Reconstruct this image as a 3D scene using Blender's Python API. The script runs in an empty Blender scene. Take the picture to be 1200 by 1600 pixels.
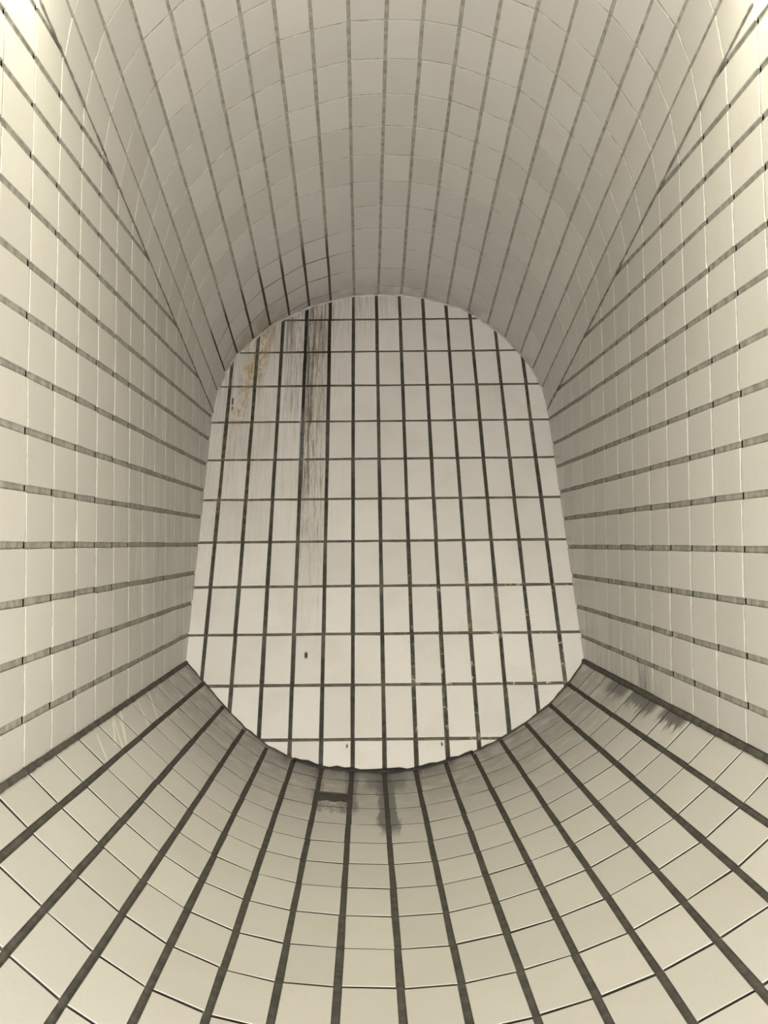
import bpy, bmesh, math, random
from mathutils import Vector, Matrix

# ------------------------------------------------------------------ camera, world, lights
SC = bpy.context.scene
COL = SC.collection
U = 0.1                      # one tile width in metres
Z0 = 7.16                    # camera height above the lowest point of the trough, in tile widths
F, YAW, PITCH, ROLL = 2186.8, 0.0152, 0.0224, -0.0056

def W(x, y, z):
    return Vector((x * U, y * U, (z + Z0) * U))

cam_d = bpy.data.cameras.new('camera')
cam = bpy.data.objects.new('camera', cam_d)
COL.objects.link(cam)
cam_d.sensor_fit = 'VERTICAL'
cam_d.sensor_height = 24.0
cam_d.lens = 24.0 * F / 1600.0
cam_d.clip_start = 0.01
f_ = Vector((math.sin(YAW) * math.cos(PITCH), math.cos(YAW) * math.cos(PITCH), math.sin(PITCH)))
r_ = Vector((math.cos(YAW), -math.sin(YAW), 0))
u_ = r_.cross(f_)
r2 = math.cos(ROLL) * r_ + math.sin(ROLL) * u_
u2 = -math.sin(ROLL) * r_ + math.cos(ROLL) * u_
M = Matrix((r2, u2, -f_)).transposed().to_4x4()
M.translation = W(0, 0, 0)
cam.matrix_world = M
SC.camera = cam

wd = bpy.data.worlds.new('world')
SC.world = wd
wd.use_nodes = True
bg = wd.node_tree.nodes['Background']
bg.inputs[0].default_value = (1.0, 0.955, 0.90, 1)
bg.inputs[1].default_value = 0.02

def area(name, loc, aim, sx, sy, power, color):
    l = bpy.data.lights.new(name, 'AREA')
    l.shape = 'RECTANGLE'; l.size = sx; l.size_y = sy
    l.energy = power; l.color = color
    o = bpy.data.objects.new(name, l); COL.objects.link(o)
    o.location = loc
    o.rotation_euler = (Vector(aim) - Vector(loc)).to_track_quat('-Z', 'Y').to_euler()
    return o
area('low_fill_light', W(0.7, -0.5, -6), W(0.7, 50, 38), 0.5, 0.15, 112, (1.0, 0.96, 0.895))  # unseen fill light added low beside the camera, tilted up at the vault
area('rear_fill_light', W(0.7, -16, -5.6), W(0.7, 50, 28), 0.8, 0.2, 42, (1.0, 0.96, 0.895))  # second unseen fill light, added farther behind the camera
LAMP = (1.0, 0.98, 0.74)
for sx, k, nm in ((-1, 1.0, 'left'), (1, 1.2, 'right')):       # fittings either side of the opening, above the picture
    def X(d): return 0.7 + sx * d
    area(nm + '_lamp', W(X(4.3), 23.5, 14), W(X(6.6), 23.0, 2), 0.1, 0.3, 7.2 * k, LAMP)
    area(nm + '_side_lamp', W(X(4.9), 22, 10), W(X(6.6), 24.0, 4), 0.1, 0.1, 0.5 * k, LAMP)
    area(nm + '_edge_lamp', W(X(5.9), 24.8, 11.5), W(X(6.6), 24.8, 5), 0.06, 0.12, 0.9 * k, LAMP)

SC.view_settings.view_transform = 'Standard'
SC.view_settings.look = 'None'
SC.view_settings.gamma = 1
SC.view_settings.use_curve_mapping = False
SC.view_settings.exposure = 0.05

# ------------------------------------------------------------------ measured shape of the place (tile widths)
WL, WR = -5.934, 7.343
B = 2.165                                    # tile length
DV = Vector((0.0, 1.0, -0.162))         # the vault descends along this
BE, PHI, RB = -0.02, 0.7568, 0.0038
E1 = Vector((math.cos(BE), math.sin(BE), RB))
E2 = Vector((0, math.sin(PHI), math.cos(PHI)))
P0 = Vector((-0.3576, 59.5958, 9.5663))
NB = E1.cross(E2).normalized()
if NB.y > 0: NB = -NB                        # faces the camera
FLOOR = [(-5.934, -3.95), (-5.28, -4.57), (-4.56, -5.26), (-3.82, -5.90), (-3.06, -6.41), (-2.21, -6.79), (-1.32, -7.01),
         (-0.38, -7.10), (0.63, -7.13), (1.60, -7.07), (2.55, -6.87), (3.43, -6.61), (4.33, -6.26), (5.19, -5.80),
         (6.03, -5.27), (6.72, -4.66), (7.343, -3.98)]
VAULT = [(-5.88, 14.25), (-5.74, 15.32), (-5.53, 16.36), (-5.09, 17.33), (-4.45, 18.12), (-3.80, 18.87), (-3.00, 19.43),
         (-2.17, 19.96), (-1.25, 20.30), (-0.24, 20.60), (0.81, 20.66), (1.81, 20.63), (2.82, 20.43), (3.77, 20.03),
         (4.66, 19.60), (5.42, 18.86), (6.10, 18.09), (6.65, 17.21), (7.08, 16.37), (7.33, 15.36), (7.40, 14.25)]
VAULT = [(x - 0.084, z) for x, z in VAULT]
VAULT[0] = (WL, 14.28); VAULT[-1] = (WR, 14.22)
Y_FRONT = 23.0

rnd = random.Random(7)

# ------------------------------------------------------------------ node helpers
class G:
    def __init__(s, name):
        s.m = bpy.data.materials.new(name); s.m.use_nodes = True
        s.t = s.m.node_tree; s.n = s.t.nodes; s.l = s.t.links
        s.b = s.n['Principled BSDF']
    def put(s, sock, v):
        if isinstance(v, (int, float)): sock.default_value = v
        elif isinstance(v, tuple): sock.default_value = v if len(v) == 4 or sock.type == 'VECTOR' else (*v, 1)
        else: s.l.new(v, sock)
    def math(s, op, a, b=0.0, c=0.0, clamp=False):
        n = s.n.new('ShaderNodeMath'); n.operation = op; n.use_clamp = clamp
        s.put(n.inputs[0], a); s.put(n.inputs[1], b); s.put(n.inputs[2], c)
        return n.outputs[0]
    def add(s, a, b): return s.math('ADD', a, b)
    def sub(s, a, b): return s.math('SUBTRACT', a, b)
    def mul(s, a, b): return s.math('MULTIPLY', a, b)
    def mx(s, a, b): return s.math('MAXIMUM', a, b)
    def step(s, x, lo, hi):      # smooth 0..1 between lo and hi (either order)
        n = s.n.new('ShaderNodeMapRange'); n.interpolation_type = 'SMOOTHSTEP'; n.clamp = True
        a, b, o0, o1 = (lo, hi, 0, 1) if lo < hi else (hi, lo, 1, 0)
        s.put(n.inputs[0], x)
        for i, v in enumerate((a, b, o0, o1)): n.inputs[i + 1].default_value = v
        return n.outputs[0]
    def win(s, x, a, b, e):      # window a..b with edge e
        return s.mul(s.step(x, a - e, a + e), s.step(x, b + e, b - e))
    def uv(s):
        n = s.n.new('ShaderNodeUVMap'); n.uv_map = 'UVMap'
        q = s.n.new('ShaderNodeSeparateXYZ'); s.l.new(n.outputs[0], q.inputs[0])
        return q.outputs[0], q.outputs[1]
    def vec(s, x, y, z=0.0):
        n = s.n.new('ShaderNodeCombineXYZ'); s.put(n.inputs[0], x); s.put(n.inputs[1], y); s.put(n.inputs[2], z)
        return n.outputs[0]
    def noise(s, v, scale, detail=4.0, rough=0.55, dist=0.0):
        n = s.n.new('ShaderNodeTexNoise'); s.l.new(v, n.inputs['Vector'])
        n.inputs['Scale'].default_value = scale; n.inputs['Detail'].default_value = detail
        n.inputs['Roughness'].default_value = rough; n.inputs['Distortion'].default_value = dist
        return n.outputs[0]
    def mix(s, f, a, b):
        n = s.n.new('ShaderNodeMix'); n.data_type = 'RGBA'; n.clamp_factor = True
        s.put(n.inputs[0], f); s.put(n.inputs[6], a); s.put(n.inputs[7], b)
        return n.outputs[2]
    def attr(s, name):
        n = s.n.new('ShaderNodeAttribute'); n.attribute_name = name; return n.outputs['Fac']
    def obj(s):
        return s.n.new('ShaderNodeTexCoord').outputs['Object']
    def bump(s, h, strength, dist=0.001):
        n = s.n.new('ShaderNodeBump'); n.inputs['Strength'].default_value = strength
        n.inputs['Distance'].default_value = dist; s.l.new(h, n.inputs['Height'])
        s.l.new(n.outputs[0], s.b.inputs['Normal'])
    def seg(s, u, v, x0, y0, x1, y1, w):    # thin line between two points, 0..1
        dx, dy = x1 - x0, y1 - y0; L = math.hypot(dx, dy); dx /= L; dy /= L
        du, dv = s.sub(u, x0), s.sub(v, y0)
        t = s.add(s.mul(du, dx), s.mul(dv, dy))
        d = s.math('ABSOLUTE', s.sub(s.mul(du, dy), s.mul(dv, dx)))
        return s.mul(s.step(d, w, w * 0.4), s.win(t, 0, L, L * 0.12))
    def done(s, col, rough=0.5, spec=0.4):
        s.put(s.b.inputs['Base Color'], col); s.put(s.b.inputs['Roughness'], rough)
        s.b.inputs['Specular IOR Level'].default_value = spec
        return s.m

TILE = (0.58, 0.56, 0.525)
BROWN = (0.20, 0.155, 0.105)
OCHRE = (0.45, 0.31, 0.11)
SOOT = (0.055, 0.05, 0.045)

def tile_base(g, base=TILE):
    o = g.obj()
    r = g.attr('tint')
    lo = tuple(c * 0.93 for c in base); hi = tuple(min(1, c * 1.05) for c in base)
    c = g.mix(r, lo, hi)
    c = g.mix(g.mul(g.step(g.noise(o, 6.0, 4), 0.45, 0.75), 0.18), c, (0.50, 0.44, 0.36))
    c = g.mix(g.mul(g.step(g.noise(o, 420, 2, 0.6), 0.40, 0.68), 0.16), c, tuple(x * 0.45 for x in base))     # speckled glaze
    g.bump(g.noise(o, 60, 3), 0.10, 0.001)
    return c, o

def mat_tile_back():
    g = G('glazed_tile_end_wall'); c, o = tile_base(g, (0.84, 0.81, 0.775))
    u, v = g.uv()
    st = g.noise(g.vec(g.mul(u, 5.0), g.mul(v, 0.35)), 2.2, 6, 0.65, 0.3)
    st2 = g.noise(g.vec(g.mul(u, 13.0), g.mul(v, 0.6), 3.0), 1.6, 5, 0.6, 0.9)
    fine = g.noise(g.vec(g.mul(u, 12.0), g.mul(v, 0.55), 9.0), 1.5, 2, 0.5, 1.6)
    thin = g.step(g.math('ABSOLUTE', g.sub(fine, 0.5)), 0.026, 0.006)      # thin wandering dribbles
    # faint vertical dirt runs over the upper left half
    m = g.mul(g.mul(g.win(u, -9, -0.8, 1.2), g.step(v, 8.5, 0.0)), g.step(st, 0.42, 0.66))
    c = g.mix(g.mul(m, 0.32), c, BROWN)
    m = g.mul(g.mul(g.step(v, 1.4, -0.9), g.win(u, -6.5, 1.8, 1.8)), g.step(st, 0.38, 0.62))
    c = g.mix(g.mul(m, 0.36), c, BROWN)
    m = g.mul(g.mul(g.win(u, -5.5, 0.0, 0.8), g.step(v, 4.5, 0.5)), thin)
    c = g.mix(g.mul(m, 0.22), c, BROWN)
    # strong bundle of dribbles between two joints
    wob = g.add(u, g.mul(g.sub(g.noise(g.vec(0.0, g.mul(v, 2.0)), 2.0, 3), 0.5), 0.25))
    m = g.mul(g.win(u, -2.02, -1.0, 0.03), g.step(v, 8.8, 2.0))
    c = g.mix(g.mul(m, 0.24), c, (0.33, 0.27, 0.20))
    m = g.mul(g.win(wob, -2.04, -1.12, 0.14), g.mul(g.step(v, 9.0, 4.0), g.mx(thin, g.step(st2, 0.54, 0.60))))
    c = g.mix(g.mul(m, 0.62), c, (0.14, 0.10, 0.06))
    m = g.mul(g.win(wob, -1.98, -1.62, 0.08), g.mul(g.step(v, 5.4, 4.2), g.mx(thin, g.step(st2, 0.44, 0.52))))
    c = g.mix(g.mul(m, 0.72), c, (0.10, 0.075, 0.045))
    m = g.mul(g.win(wob, -2.72, -2.1, 0.14), g.mul(g.step(v, 3.9, 1.6), g.mx(g.mul(thin, 0.8), g.step(st2, 0.54, 0.60))))
    c = g.mix(g.mul(m, 0.60), c, (0.16, 0.125, 0.08))
    m = g.mul(g.win(u, -2.0, -1.1, 0.12), g.mul(g.win(v, -0.2, 1.1, 0.25), g.step(st2, 0.45, 0.56)))
    c = g.mix(g.mul(m, 0.62), c, (0.15, 0.12, 0.08))
    m = g.mul(g.win(u, -2.85, -2.55, 0.10), g.mul(g.win(v, -0.1, 1.0, 0.2), g.step(st2, 0.42, 0.52)))
    c = g.mix(g.mul(m, 0.55), c, (0.16, 0.125, 0.08))
    # ochre run with pale crust
    sp = g.noise(g.vec(g.mul(u, 4.6), g.mul(v, 2.6), 7.0), 2.2, 7, 0.78, 0.6)
    cu = g.add(u, g.add(g.mul(g.sub(v, 1.0), 0.22), g.mul(g.sub(sp, 0.5), 0.5)))
    m = g.mul(g.win(cu, -4.12, -3.48, 0.18), g.mul(g.win(v, -0.9, 2.0, 0.4), g.step(sp, 0.44, 0.55)))
    c = g.mix(g.mul(m, 0.80), c, (0.42, 0.27, 0.09))
    m = g.mul(g.win(cu, -4.35, -3.85, 0.16), g.mul(g.win(v, 1.0, 3.1, 0.4), g.step(sp, 0.47, 0.57)))
    c = g.mix(g.mul(m, 0.74), c, (0.47, 0.32, 0.12))
    m = g.mul(g.win(u, -4.02, -3.66, 0.10), g.mul(g.win(v, 0.65, 1.35, 0.2), g.step(sp, 0.56, 0.44)))
    c = g.mix(g.mul(m, 0.9), c, (0.82, 0.79, 0.66))
    m = g.mul(g.win(cu, -4.5, -3.9, 0.3), g.mul(g.win(v, 2.5, 6.5, 1.4), thin))
    c = g.mix(g.mul(m, 0.45), c, (0.40, 0.30, 0.16))
    for x0, y0, w, l in ((-4.83, 2.42, .03, .10), (-4.82, 2.62, .025, .06), (-1.57, 8.42, .05, .06), (-0.18, 10.12, .03, .03), (2.83, 10.1, .03, .03)):
        c = g.mix(g.mul(g.win(u, x0 - w, x0 + w, .02), g.win(v, y0 - l, y0 + l, .03)), c, SOOT)
    return g.done(c, 0.38, 0.45)

def mat_tile_wall(left):
    g = G('glazed_tile_left_wall' if left else 'glazed_tile_right_wall'); c, o = tile_base(g)
    u, v = g.uv()      # u depth, v height
    st = g.noise(g.vec(g.mul(u, 1.0), g.mul(v, 0.13)), 2.4, 6, 0.65, 0.2)
    if left:
        m = g.mul(g.step(st, 0.46, 0.64), g.mul(g.step(u, 30, 42), g.win(v, -3, 6.5, 2)))
        c = g.mix(g.mul(m, 0.30), c, BROWN)
        for a in ((40.2, 3.9, 40.6, 0.4), (37.2, 0.2, 36.8, -1.0), (37.1, 0.4, 36.4, -1.3), (38.9, 2.3, 38.1, -1.0), (41.6, 4.4, 41.2, 2.0)):
            c = g.mix(g.mul(g.seg(u, v, *a, 0.035), 0.7), c, (0.85, 0.82, 0.72))
    if left:
        for a in ((22.95, -3.30, 22.99, -3.42), (22.99, -3.40, 22.90, -3.48)):
            c = g.mix(g.seg(u, v, *a, 0.025), c, SOOT)
    else:
        m = g.mul(g.step(st, 0.48, 0.62), g.mul(g.step(u, 31, 38), g.step(v, -1.2, -3.4)))
        c = g.mix(g.mul(m, 0.35), c, BROWN)
        fl = g.noise(g.vec(g.mul(u, 3.0), g.mul(v, 0.5)), 3.0, 5, 0.7, 0.3)
        m = g.mul(g.win(u, 36.1, 37.5, 0.25), g.mul(g.step(v, -2.4, -3.6), g.step(fl, 0.45, 0.58)))
        c = g.mix(g.mul(m, 0.80), c, SOOT)
        m = g.mul(g.win(u, 34.6, 36.0, 0.2), g.mul(g.step(v, -3.2, -3.9), g.step(fl, 0.52, 0.62)))
        c = g.mix(g.mul(m, 0.5), c, SOOT)
    return g.done(c, 0.40, 0.45)

def mat_tile_floor():
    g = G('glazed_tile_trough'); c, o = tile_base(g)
    u, v = g.uv()      # u column, v depth
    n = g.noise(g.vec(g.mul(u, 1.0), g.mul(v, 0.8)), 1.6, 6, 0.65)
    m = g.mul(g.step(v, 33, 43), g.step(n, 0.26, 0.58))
    c = g.mix(g.mul(m, 0.60), c, (0.17, 0.145, 0.115))  # darkens towards the end wall: grime plus shade put into the colour
    # soot dribbling over the right-hand edge
    fl = g.noise(g.vec(g.mul(u, 0.55), g.mul(v, 3.2)), 2.4, 4, 0.6, 0.2)
    edge = g.sub(u, g.mul(g.sub(fl, 0.5), 1.7))
    for a, b, lo in ((34.6, 37.8, 15.55), (31.6, 33.9, 15.62), (38.4, 41.0, 15.50)):
        m = g.mul(g.win(v, a, b, 0.35), g.step(g.add(edge, g.mul(g.step(u, 15.55, 15.95), 0.45)), lo - 0.10, lo + 0.10))
        c = g.mix(g.mul(m, 0.90), c, SOOT)
    # grime in the lowest columns by the end wall
    n2 = g.noise(g.vec(g.mul(u, 3.0), g.mul(v, 0.45), 4.0), 1.5, 5, 0.65)
    uu = g.add(u, g.mul(g.sub(n2, 0.5), 0.55))
    d8 = g.math('ABSOLUTE', g.sub(uu, 8.02))
    m = g.mul(g.step(d8, 0.30, 0.21), g.win(v, 34.6, 46, 0.8))
    c = g.mix(g.mul(m, 0.85), c, SOOT)
    m = g.mul(g.step(d8, 0.72, 0.45), g.win(v, 40.6, 46, 0.9))
    c = g.mix(g.mul(m, 0.80), c, SOOT)
    m = g.mul(g.step(g.math('ABSOLUTE', g.sub(uu, 7.0)), 0.24, 0.10), g.win(v, 37.2, 46, 0.6))
    c = g.mix(g.mul(m, 0.78), c, SOOT)
    m = g.mul(g.step(g.math('ABSOLUTE', g.sub(uu, 5.98)), 0.20, 0.08), g.win(v, 38.4, 46, 0.6))
    c = g.mix(g.mul(m, 0.6), c, SOOT)
    m = g.mul(g.win(u, 6.02, 6.98, 0.03), g.mul(g.win(v, 36.9, 38.9, 0.15), g.step(n2, 0.44, 0.54)))
    c = g.mix(g.mul(m, 0.55), c, SOOT)
    m = g.mul(g.win(u, 4.2, 10.2, 1.2), g.mul(g.step(v, 41.0, 43.4), g.step(n2, 0.28, 0.50)))
    c = g.mix(g.mul(m, 0.72), c, SOOT)
    for a in ((0.25, 30.5, 0.95, 29.4), (0.12, 32.9, 0.98, 31.2), (0.30, 33.2, 0.90, 31.9), (0.10, 34.0, 0.85, 32.0), (0.20, 32.6, 0.75, 31.0), (0.15, 36.4, 0.95, 35.0), (0.1, 38.4, 0.9, 36.6)):
        c = g.mix(g.mul(g.seg(u, v, *a, 0.045), 0.75), c, (0.88, 0.86, 0.76))
    return g.done(c, 0.40, 0.45)

def mat_tile_vault():
    g = G('glazed_tile_vault'); c, o = tile_base(g)
    u, v = g.uv()
    n = g.noise(g.vec(g.mul(u, 1.0), g.mul(v, 0.6)), 1.6, 6, 0.65)
    m = g.mul(g.win(u, 2.6, 5.4, 0.9), g.mul(g.step(v, 56.2, 58.8), g.step(n, 0.36, 0.55)))
    c = g.mix(g.mul(m, 0.55), c, (0.34, 0.25, 0.12))
    m = g.mul(g.step(v, 57.5, 60.5), g.step(n, 0.35, 0.6))
    c = g.mix(g.mul(m, 0.35), c, BROWN)
    return g.done(c, 0.42, 0.4)

def mat_grout(name, col, kind=None):
    g = G(name); o = g.obj(); u, v = g.uv()
    n = g.noise(o, 30, 5, 0.65)
    c = g.mix(g.step(n, 0.3, 0.7), tuple(x * 0.72 for x in col), tuple(x * 1.25 for x in col))
    if kind == 'back':
        m = g.mul(g.win(u, -2.35, -0.8, 0.3), g.mul(g.step(v, 3.6, 2.4), g.step(n, 0.3, 0.5)))
        c = g.mix(g.mul(m, 0.8), c, (0.03, 0.03, 0.025))
        fn = g.noise(o, 26, 5, 0.75)
        zone = g.mul(g.step(u, 0.4, 3.2), g.step(v, 5.8, 7.6))
        c = g.mix(g.mul(zone, g.step(fn, 0.585, 0.63)), c, (0.62, 0.60, 0.53))
        fy = g.noise(g.vec(u, v, 5.0), 3.5, 4, 0.7)
        c = g.mix(g.mul(zone, g.step(fy, 0.62, 0.66)), c, (0.50, 0.38, 0.13))
        m = g.mul(g.win(u, -5.6, -3.5, 0.25), g.mul(g.win(v, 0, 6, 0.8), g.step(fn, 0.45, 0.6)))
        c = g.mix(g.mul(m, 0.7), c, (0.36, 0.30, 0.20))
        m = g.mul(g.win(u, -2.15, -1.85, 0.05), g.mul(g.win(v, 2.7, 4.2, 0.2), g.step(fn, 0.36, 0.5)))
        c = g.mix(g.mul(m, 0.85), c, (0.33, 0.32, 0.31))
    if kind == 'vault':
        m = g.mul(g.win(u, 1.2, 8.4, 0.6), g.step(v, 52.2, 54.6))
        c = g.mix(g.mul(m, 0.85), c, (0.035, 0.03, 0.025))
    if kind == 'right':
        m = g.mul(g.step(u, 30, 34), g.mul(g.win(v, -3.6, 0.4, 0.5), g.step(n, 0.56, 0.64)))
        c = g.mix(g.mul(m, 0.8), c, (0.50, 0.49, 0.45))
    g.bump(g.noise(o, 120, 4), 0.6, 0.002)
    return g.done(c, 0.85, 0.2)

def mat_plain(name, col, rough=0.8, scale=25, amp=0.5):
    g = G(name); o = g.obj(); n = g.noise(o, scale, 5, 0.65)
    c = g.mix(g.step(n, 0.3, 0.7), tuple(x * (1 - amp * 0.6) for x in col), tuple(x * (1 + amp) for x in col))
    g.bump(n, 0.5, 0.002)
    return g.done(c, rough, 0.25)

# ------------------------------------------------------------------ tiled surface builder
class Surf:
    """tiles (slot 0) standing proud of a grout bed (slot 1), one mesh"""
    def __init__(s): s.v = []; s.f = []; s.uv = []; s.mi = []; s.t = []
    def face(s, pts, uvs, mi, t):
        i = len(s.v); s.v += pts; s.f.append(list(range(i, i + len(pts)))); s.uv += uvs; s.mi.append(mi); s.t.append(t)
    def cell(s, fn, u0, u1, v0, v1, nrm, gu=0.065, gv=0.055, dep=0.04, bev=0.014, jit=0.010, cut=None):
        """fn(u, v) -> point; gu/gv half joint widths as real lengths"""
        c = [fn(u0, v0), fn(u1, v0), fn(u1, v1), fn(u0, v1)]
        lu = (c[1] - c[0]).length; lv = (c[3] - c[0]).length
        n = (c[1] - c[0]).cross(c[3] - c[0]).normalized()
        flip = n.dot(nrm) < 0
        if flip: n = -n
        def P(a, b, d):
            return c[0] * (1 - a) * (1 - b) + c[1] * a * (1 - b) + c[2] * a * b + c[3] * (1 - a) * b + n * d
        def uvp(a, b): return (u0 + (u1 - u0) * a, v0 + (v1 - v0) * b)
        def F(q, mi, t, d):
            q = list(q)
            if flip: q = q[::-1]
            s.face([P(a, b, dd) for (a, b), dd in q], [uvp(a, b) for (a, b), _ in q], mi, t)
        e = 0.05 / lu
        F([((-e, 0), -dep), ((1 + e, 0), -dep), ((1 + e, 1), -dep), ((-e, 1), -dep)], 1, 0.5, 0)
        t = rnd.random()
        j = [rnd.uniform(-jit, jit) for _ in range(8)]
        tl = [rnd.uniform(-0.006, 0.006) for _ in range(4)]
        def ring(e, d, tilt):
            au, bv = (gu + e) / lu, (gv + e) / lv
            r = [((au + j[0] / lu, bv + j[1] / lv), d + tl[0] * tilt), ((1 - au + j[2] / lu, bv + j[3] / lv), d + tl[1] * tilt),
                 ((1 - au + j[4] / lu, 1 - bv + j[5] / lv), d + tl[2] * tilt), ((au + j[6] / lu, 1 - bv + j[7] / lv), d + tl[3] * tilt)]
            if cut:      # broken tile: the far edge is a ragged line part-way along
                r = r[:2] + [((1 - au, cut[0] - e / lv), d), ((0.74, cut[1] - e / lv), d), ((0.55, cut[2] - e / lv), d), ((0.33, cut[3] - e / lv), d), ((au, cut[4] - e / lv), d)]
            return r
        top = ring(bev, 0.0, 1); mid = ring(bev * 0.3, -bev * 0.5, 1); mid2 = ring(0, -bev * 1.2, 1); bot = ring(0, -dep - 0.01, 0)
        F(top, 0, t, 0)
        k = len(top)
        for A, Bq, mt in ((mid, top, 0), (mid2, mid, 1), (bot, mid2, 1)):
            for i in range(k):
                F([A[i], A[(i + 1) % k], Bq[(i + 1) % k], Bq[i]], mt, t, 0)
    def build(s, name, mats, clips=()):
        me = bpy.data.meshes.new(name)
        me.from_pydata([W(*p) for p in s.v], [], s.f)
        uvl = me.uv_layers.new(name='UVMap')
        for i, q in enumerate(s.uv): uvl.data[i].uv = q
        at = me.attributes.new('tint', 'FLOAT', 'FACE')
        for i, q in enumerate(s.t): at.data[i].value = q
        for i, q in enumerate(s.mi): me.polygons[i].material_index = q
        for m in mats: me.materials.append(m)
        if clips:
            bm = bmesh.new(); bm.from_mesh(me)
            for co, no in clips:
                bmesh.ops.bisect_plane(bm, geom=bm.verts[:] + bm.edges[:] + bm.faces[:], dist=1e-5, plane_co=W(*co), plane_no=no, clear_outer=True)
            bm.to_mesh(me); bm.free()
        o = bpy.data.objects.new(name, me); COL.objects.link(o)
        o['kind'] = 'structure'
        return o

BACK_CLIP = (P0 - NB * 0.12, -NB)           # keep the camera side of the end wall

# ---- stations of the joints across the tunnel
ST = [24.75 + B * k for k in range(-14, 18)]
# ---- side walls
rowsL = [-3.97, -3.05, -2.01, -1.0, 0.0, 1.0, 2.02, 3.04, 4.08, 5.03, 6.08, 7.03, 7.98, 8.9, 9.85, 10.8, 11.75, 12.7]
rowsR = [-3.95, -3.15, -2.20, -1.16, -0.15, 0.875, 1.88, 2.87, 3.80, 4.86, 5.76, 6.80, 7.75, 8.68, 9.62, 10.6, 11.6, 12.6]
def wall(name, x, rows, nrm, mats):
    s = Surf(); sh = 0.0 if x < 0 else 0.06
    def fn(y, z): return Vector((x, y + sh + 0.041 * z + 0.006 * max(0, z - 1) ** 2, z))
    for i in range(len(rows) - 1):
        for k in range(len(ST) - 1):
            y = ST[k]
            if y > 57 or (rows[i] > 14.3 - 0.162 * y + 0.5 and y > 20): continue
            gz = 0.065 + rnd.uniform(-0.004, 0.004)
            s.cell(fn, y, ST[k + 1], rows[i], rows[i + 1], nrm, gu=0.042, gv=gz)
    crease = 14.24
    return s.build(name, mats, [BACK_CLIP, (Vector((x, 0, crease + 0.03)), Vector((0, 0.162, 1)).normalized())])
gw = mat_grout('joint_mortar_side', (0.33, 0.32, 0.28))
gwr = mat_grout('joint_mortar_right', (0.33, 0.32, 0.28), 'right')
wall('wall_left', WL, rowsL, Vector((1, 0, 0)), [mat_tile_wall(True), gw])
wall('wall_right', WR, rowsR, Vector((-1, 0, 0)), [mat_tile_wall(False), gwr])

# ---- trough floor
s = Surf()
def ffn(u, y):
    i = min(int(u), len(FLOOR) - 2); t = u - i
    a, b = FLOOR[i], FLOOR[i + 1]
    kx = 0.0028 * (y - 44) * (1 if 0 < u < len(FLOOR) - 1 else 0)
    return Vector((a[0] + (b[0] - a[0]) * t + kx, y, a[1] + (b[1] - a[1]) * t))
for i in range(len(FLOOR) - 1):
    mid = (FLOOR[i][0] + FLOOR[i + 1][0]) / 2 - 0.7
    for k in range(len(ST) - 1):
        if ST[k] > 49: continue
        brk = i == 6 and abs(ST[k] - 37.74) < 0.3
        s.cell(ffn, i, i + 1, ST[k] + 0.02 * math.sin(i * 2.1 + k), ST[k + 1] + 0.02 * math.sin(i * 2.1 + k + 1), Vector((-mid, 0, 7)), gu=0.062, gv=0.045,
               cut=(0.36, 0.42, 0.31, 0.40, 0.28) if brk else None)
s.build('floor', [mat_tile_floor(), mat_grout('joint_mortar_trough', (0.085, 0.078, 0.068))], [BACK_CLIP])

# ---- vault
s = Surf()
def vfn(u, t):
    i = min(int(u), len(VAULT) - 2); q = u - i
    a, b = VAULT[i], VAULT[i + 1]
    sx = a[0] + (b[0] - a[0]) * q; sz = a[1] + (b[1] - a[1]) * q
    y = t + 0.295 * (sz - 20.6)
    return Vector((sx, 0, sz)) + DV * y
RV = [38.3 + 2.13 * k for k in range(-5, 13)]
for i in range(len(VAULT) - 1):
    for k in range(len(RV) - 1):
        if RV[k] > 66: continue
        m = (VAULT[i][0] + VAULT[i + 1][0]) / 2 - 0.7
        s.cell(vfn, i, i + 1, RV[k], RV[k + 1], Vector((-m, 0, -8 if abs(m) < 6 else -2)), gu=0.048, gv=0.036, dep=0.035, bev=0.012)
s.build('ceiling', [mat_tile_vault(), mat_grout('joint_mortar_vault', (0.35, 0.335, 0.285), 'vault')], [BACK_CLIP])

# ---- end wall, leaning back
s = Surf()
def bfn(u, v): return P0 + E1 * u - E2 * (v * 2.172)
for i in range(-8, 9):
    for j in range(-2, 12):
        s.cell(bfn, i, i + 1, j, j + 1, NB, gu=0.064 + rnd.uniform(-0.004, 0.006), gv=0.057)
# outline of the end wall = where the tunnel's section meets the plane
def on_back(p, d):
    t = (P0 - p).dot(NB) / d.dot(NB); return p + d * t
out_f = [on_back(Vector((x + 0.0028 * (0 if 0 < i < 16 else 0), 0, z)), Vector((0, 1, 0))) for i, (x, z) in enumerate(FLOOR)]
out_v = [on_back(Vector((x, 0, z)), DV) for x, z in VAULT]
loop = out_f + out_v[::-1]
cen = P0 + E1 * 0.8 - E2 * 10
clips = []
for a, b in zip(loop, loop[1:] + loop[:1]):
    d = (b - a)
    if d.length < 0.05: continue
    n = d.cross(NB).normalized()
    if n.dot(cen - a) > 0: n = -n
    clips.append((a + n * 0.10, n))
s.build('wall_back', [mat_tile_back(), mat_grout('joint_mortar_end_wall', (0.155, 0.145, 0.12), 'back')], clips)

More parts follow.
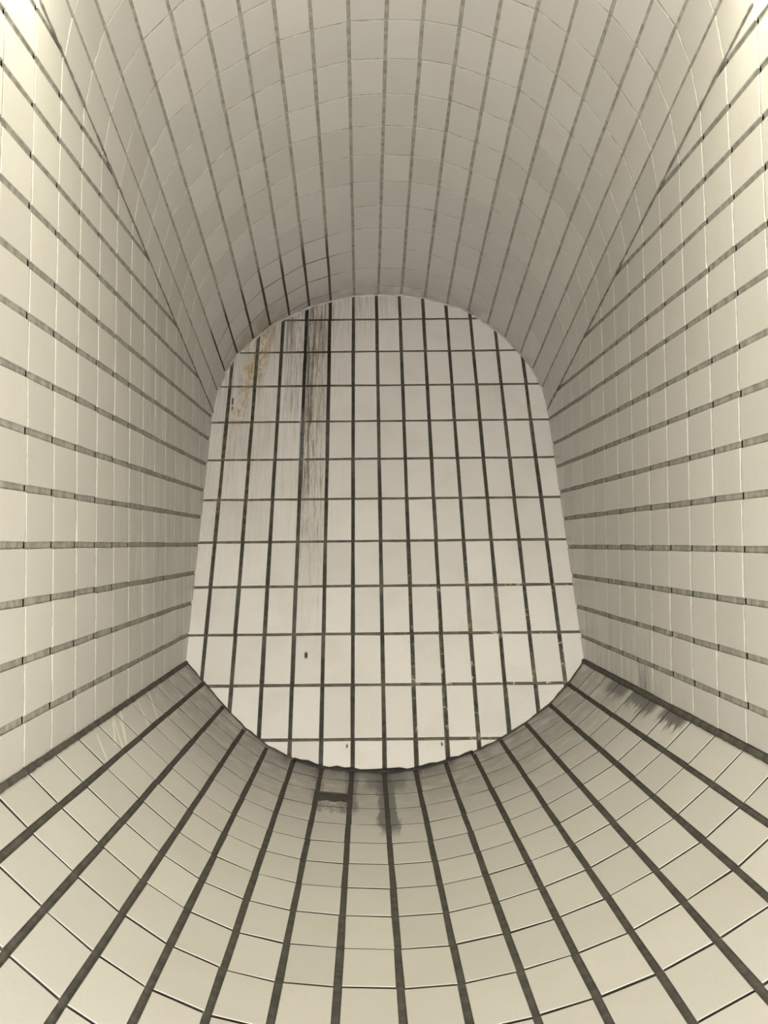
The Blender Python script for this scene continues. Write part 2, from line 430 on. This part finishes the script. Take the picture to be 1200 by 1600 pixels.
# ------------------------------------------------------------------ sealant beads and corner joints
def bead(name, pts, r, mat, wob=0.0, flat=1.0, nrm=None):
    bm = bmesh.new(); rings = []
    P = []
    for a, b in zip(pts, pts[1:]):                 # subdivide
        n = max(1, int((b - a).length / 0.22))
        P += [a.lerp(b, i / n) for i in range(n)]
    P.append(pts[-1])
    for i, p in enumerate(P):
        d = (P[min(i + 1, len(P) - 1)] - P[max(i - 1, 0)]).normalized()
        x = d.cross(Vector((0.13, 0.3, 0.9)) if nrm is None else nrm).normalized(); y = d.cross(x)
        rr = r * (1 + rnd.uniform(-wob, wob))
        rings.append([bm.verts.new(W(*(p + x * math.cos(a) * rr * flat + y * math.sin(a) * rr))) for a in [k * math.pi / 3 for k in range(6)]])
    for A, Bq in zip(rings, rings[1:]):
        for k in range(6): bm.faces.new((A[k], A[(k + 1) % 6], Bq[(k + 1) % 6], Bq[k]))
    bm.faces.new(rings[0][::-1]); bm.faces.new(rings[-1])
    bmesh.ops.recalc_face_normals(bm, faces=bm.faces)
    me = bpy.data.meshes.new(name); bm.to_mesh(me); bm.free()
    for q in me.polygons: q.use_smooth = True
    me.materials.append(mat)
    o = bpy.data.objects.new(name, me); COL.objects.link(o); o['kind'] = 'structure'
    return o
dark = mat_plain('sooty_joint', (0.075, 0.068, 0.058), 0.85)
black = mat_plain('black_sealant', (0.030, 0.026, 0.026), 0.6)
grey = mat_plain('grey_sealant', (0.42, 0.43, 0.42), 0.6, 18, 0.45)
creasem = mat_plain('crease_joint', (0.15, 0.14, 0.12), 0.8)
bead('trim_1', [p + NB * 0.01 for p in out_v[1:-1]], 0.055, grey, 0.4)                       # along the arch
bead('trim_2', [p + NB * 0.0 for p in out_f[5:12]], 0.09, black, 0.45)                       # foot of the end wall
for n, x, z in ((3, WL, -3.96), (4, WR, -3.965)):
    yb = (on_back(Vector((x, 0, z)), Vector((0, 1, 0)))).y
    bead('trim_%d' % n, [Vector((x, -5, z)), Vector((x, yb, z))], 0.088, dark, 0.12)
for n, x, z in ((5, WL, VAULT[0][1]), (6, WR, VAULT[-1][1])):
    a = Vector((x, 0, z)) + DV * (38.3 + 2.13 * -5 + 0.295 * (z - 20.6))
    bead('trim_%d' % n, [a, on_back(Vector((x, 0, z)), DV)], 0.035, creasem, 0.35)
bead('trim_7', [p + NB * 0.0 for p in out_f[:6]], 0.05, dark, 0.3)
bead('trim_8', [p + NB * 0.0 for p in out_f[11:]], 0.05, dark, 0.3)

for nm, lab in (('wall_left', 'left side wall of cream rectangular tiles with pale grey joints'), ('wall_right', 'right side wall of cream rectangular tiles, sooty at its foot'),
                ('wall_back', 'leaning end wall of whitish tiles with dark joints and brown dribbles at upper left'), ('floor', 'curved tiled trough with dark joints and one broken tile by the end wall'),
                ('ceiling', 'arched tiled vault sloping down to the end wall')):
    bpy.data.objects[nm]['label'] = lab

# ---- plastered hood over the opening, in front of and above the vault
plaster = mat_plain('painted_plaster', (0.30, 0.29, 0.26), 0.85, 8, 0.06)
def sheet(name, quads):
    vs, fs = [], []
    for q in quads:
        i = len(vs); vs += [W(*p) for p in q]; fs.append([i, i + 1, i + 2, i + 3])
    me = bpy.data.meshes.new(name); me.from_pydata(vs, [], fs); me.materials.append(plaster)
    o = bpy.data.objects.new(name, me); COL.objects.link(o); o['kind'] = 'structure'
    return o
edge = [vfn(i if i < len(VAULT) - 1 else i - 1e-4, RV[0]) for i in range(len(VAULT))]
edge = [edge[0] - Vector((.2, 0, 1.5))] + edge + [edge[-1] + Vector((.2, 0, -1.5))]
TOP = 23.0
sheet('trim_9', [(a + Vector((0, .03, .0)), b + Vector((0, .03, .0)), Vector((b.x, b.y + .03, TOP)), Vector((a.x, a.y + .03, TOP))) for a, b in zip(edge, edge[1:])])
for n, x in ((10, WL), (11, WR)):
    o = 0.06 if x > 0 else -0.06
    sheet('trim_%d' % n, [((x + o, -5, 12.5 + .81), (x + o, 26.4, 12.5 - .162 * 26.4), (x + o, 29, TOP), (x + o, -5, TOP))])
sheet('trim_12', [((WL - .12, -5, TOP), (WR + .12, -5, TOP), (WR + .12, 29, TOP), (WL - .12, 29, TOP))])
